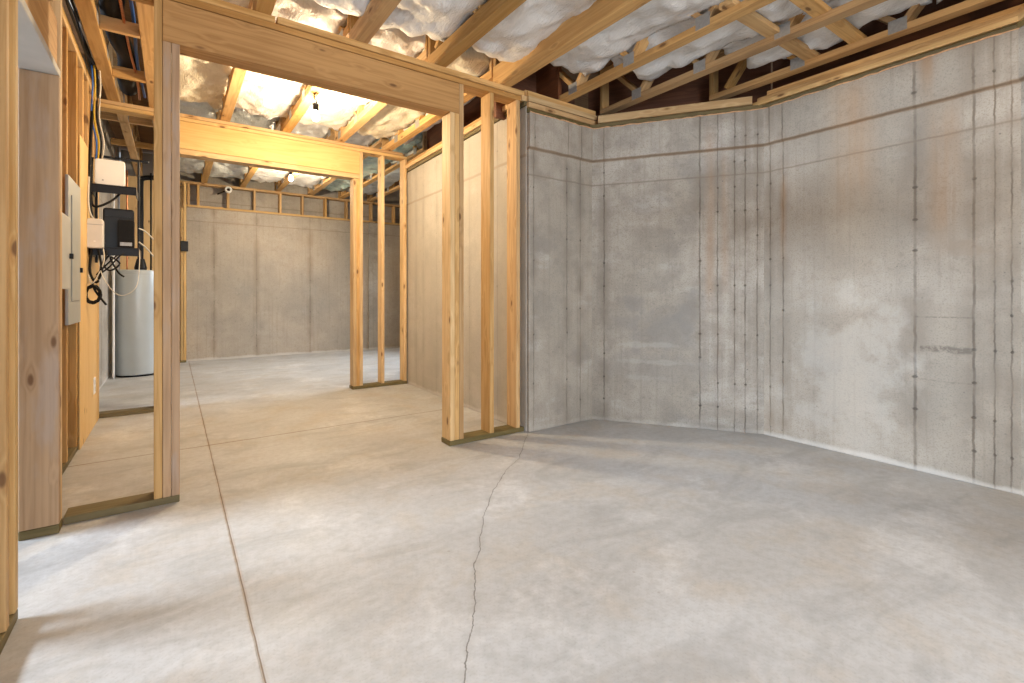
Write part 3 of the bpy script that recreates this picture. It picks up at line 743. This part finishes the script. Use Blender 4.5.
cable([(-.24, 5.3, 1.72), (-.20, 5.6, 1.72), (-.12, 5.75, 1.62), (-.06, 6.0, 1.45)], .006, 'wirewhite', 'pale cable sagging from the rack toward the doorway post, upper of two')
cable([(-.24, 5.3, 1.60), (-.19, 5.6, 1.56), (-.12, 5.75, 1.45), (-.08, 6.0, 1.30)], .006, 'wirewhite', 'pale cable sagging from the rack toward the doorway post, lower of two')
# cable bundle along the top of the left wall
for i in range(9):
    x = -.535+.012*(i % 4)+random.uniform(-.006, .006); z = 2.99+.03*(i//4)+.015*(i % 2)
    pts = [(x+random.uniform(-.01, .01), 3.4+j*.35, z+random.uniform(-.03, .03)) for j in range(7)]
    mt = ['blackmat', 'blackmat', 'panel', 'blackmat', 'blackmat', 'wirewhite', 'blackmat', 'blackmat', 'blackmat'][i]
    cable(pts, .008, mt, 'cable of the dark bundle running along the top of the left stud wall', group='cable bundle along the left top plate')
for i, (mt, w) in enumerate((('blue', 'blue'), ('yellow', 'yellow'), ('blackmat', 'black'), ('wirewhite', 'grey'))):
    x = -.535+.016*i
    cable([(x, 5.1, 2.99), (x+.005, 5.12, 2.84), (x-.01, 5.2, 2.6), (x+.01, 5.3, 2.42), (-.54+.01*i, 5.38, 2.2)], .006, mt, w+' cable dropping from the top plate to the rack')
# flexible duct and pipes between the left trusses
o_ = Vector((-.33, 3.5, 3.10)); bm = bmesh.new(); tube(bm, [(.02*math.sin(j*.11), j*.022, .012*math.sin(j*.2)) for j in range(108)], .062, 14, False, .09)
tag(link('flexible_duct', bm, M['blackmat'], smooth=True, loc=o_), 'black ribbed flexible duct running between the two left trusses', 'duct')
o_ = Vector((-.235, 3.42, 3.06)); bm = bmesh.new(); tube(bm, [(0, 0, 0), (.01, .8, .01), (-.005, 1.6, 0), (.01, 2.5, .02)], .011, 10)
tag(link('water_pipe', bm, M['blue'], smooth=True, loc=o_), 'blue water pipe running beside the black duct', 'pipe')
o_ = Vector((-.275, 3.9, 3.02)); bm = bmesh.new(); tube(bm, [(0, 0, 0), (.0, .8, .02), (0.02, 1.4, 0), (.01, 2.0, .02)], .009, 10)
tag(link('water_pipe', bm, M['copper'], smooth=True, loc=o_), 'copper pipe running under the black duct', 'pipe')
cable([(-.06, 4.0, 3.03), (.1, 4.2, 2.98), (.25, 4.35, 3.01), (.36, 4.5, 3.05)], .006, 'blackmat', 'black cable drooping across the yellowed insulation')

# ------------------------------------------------------------------ water heater
e = empty('water_heater', (-.41, 8.72, 0), 'tall grey cylindrical water heater standing beyond the rear partition', 'water heater')
bm = bmesh.new(); lathe(bm, [(0, .025), (.262, .025), (.272, .03), (.275, .04), (.275, 1.42), (.272, 1.425), (.275, 1.43), (.275, 1.475), (.262, 1.492), (.0, 1.50)], 48)
link('tank', bm, M['heater'], e, smooth=True).modifiers.new('es', 'EDGE_SPLIT')
bm = bmesh.new(); lathe(bm, [(0, 0), (.25, 0), (.25, .024), (0, .024)], 48); link('base', bm, M['blackmetal'], e)
bm = bmesh.new(); tube(bm, [(.03, 0, 1.498), (.03, 0, 2.2), (.03, 0, 2.74), (.06, 0, 2.82), (.2, 0, 2.85), (.45, 0, 2.87)], .035, 14); link('flue_pipe', bm, M['blackmetal'], e, smooth=True)
bm = bmesh.new(); lathe(bm, [(0, 1.5), (.07, 1.5), (.075, 1.53), (.06, 1.60), (.045, 1.66), (0, 1.66)], 24, (.03, 0, 0)); link('draft_hood', bm, M['blackmetal'], e)
bm = bmesh.new(); tube(bm, [(-.12, -.05, 1.496), (-.12, -.05, 2.0), (-.12, -.05, 2.9)], .011, 10); link('water_line', bm, M['copper'], e, smooth=True)
bm = bmesh.new(); tube(bm, [(.15, -.05, 1.496), (.15, -.05, 2.0), (.15, -.05, 2.9)], .011, 10); link('water_line', bm, M['blackmat'], e, smooth=True)
o_ = Vector((-.66, 8.45, .0)); bm = bmesh.new(); tube(bm, [(0, 0, .0), (0, 0, 1.2), (0, 0, 2.6)], .014, 10)
tag(link('water_pipe', bm, M['white'], smooth=True, loc=o_), 'thin white upright pipe between the heater and the left wall', 'pipe')
e = empty('pipe_fitting', (.80, 9.87, 3.0), 'white round pipe end with a dark opening on the far cripple wall', 'pipe fitting')
bm = bmesh.new(); lathe(bm, [(.028, 0), (.028, .09), (.05, .09), (.055, .08), (.055, .0), (.028, 0)], 24); o = link('elbow', bm, M['white'], e); o.rotation_euler = (PI/2, 0, 0)
bm = bmesh.new(); lathe(bm, [(0, 0), (.027, 0), (.027, .03), (0, .03)], 20); o = link('opening', bm, M['black'], e); o.rotation_euler = (PI/2, 0, 0)
bm = bmesh.new(); tube(bm, [(0, .02, 0), (-.06, .05, -.02), (-.16, .06, -.08)], .012, 8); link('arm', bm, M['blackmat'], e, smooth=True)

# ------------------------------------------------------------------ light
def area(name, loc, target, sx, sy, power, col):
    l = bpy.data.lights.new(name, 'AREA'); l.shape = 'RECTANGLE'; l.size = sx; l.size_y = sy; l.energy = power; l.color = col
    o = bpy.data.objects.new(name, l); C.objects.link(o); o.location = loc
    o.rotation_euler = (Vector(target)-Vector(loc)).to_track_quat('-Z', 'Y').to_euler()
    return o
DAY = (.82, .91, 1.)
area('daylight_side_door', (-7, 4.6, 3.2), (1.6, 2.1, .9), 3.0, .8, 1300, (.78, .89, 1.))
area('daylight_far_window', (4.85, 7.6, 2.3), (1.2, 7.9, .0), 1.6, 1.2, 62, DAY).data.spread = 1.7
area('rear_cool_fill', (.6, -3.6, 1.6), (2.0, 1.6, .0), 3.0, 1.4, 135, (.82, .91, 1.)).data.spread = 2.2  # added cool fill for the floor; the rear wall has no window
w = bpy.data.worlds.new('world'); S.world = w; w.use_nodes = True
w.node_tree.nodes['Background'].inputs[0].default_value = (.80, .90, 1, 1)
w.node_tree.nodes['Background'].inputs[1].default_value = .4

# ------------------------------------------------------------------ camera
cd = bpy.data.cameras.new('camera'); cam = bpy.data.objects.new('camera', cd); C.objects.link(cam)
cd.sensor_fit = 'HORIZONTAL'; cd.sensor_width = 36; cd.lens = 480/1024*36; cd.shift_y = -46.5/1024
cam.location = (0, 0, 1.14); cam.rotation_euler = (PI/2, 0, -math.atan(339/480))
cd.clip_start = .02
S.camera = cam
S.view_settings.view_transform = 'Standard'; S.view_settings.look = 'None'
S.view_settings.gamma = 1; S.view_settings.use_curve_mapping = False
S.view_settings.exposure = 0.24
S.cycles.use_denoising = True
S.cycles.max_bounces = 8; S.cycles.diffuse_bounces = 5
S.cycles.sample_clamp_indirect = 6
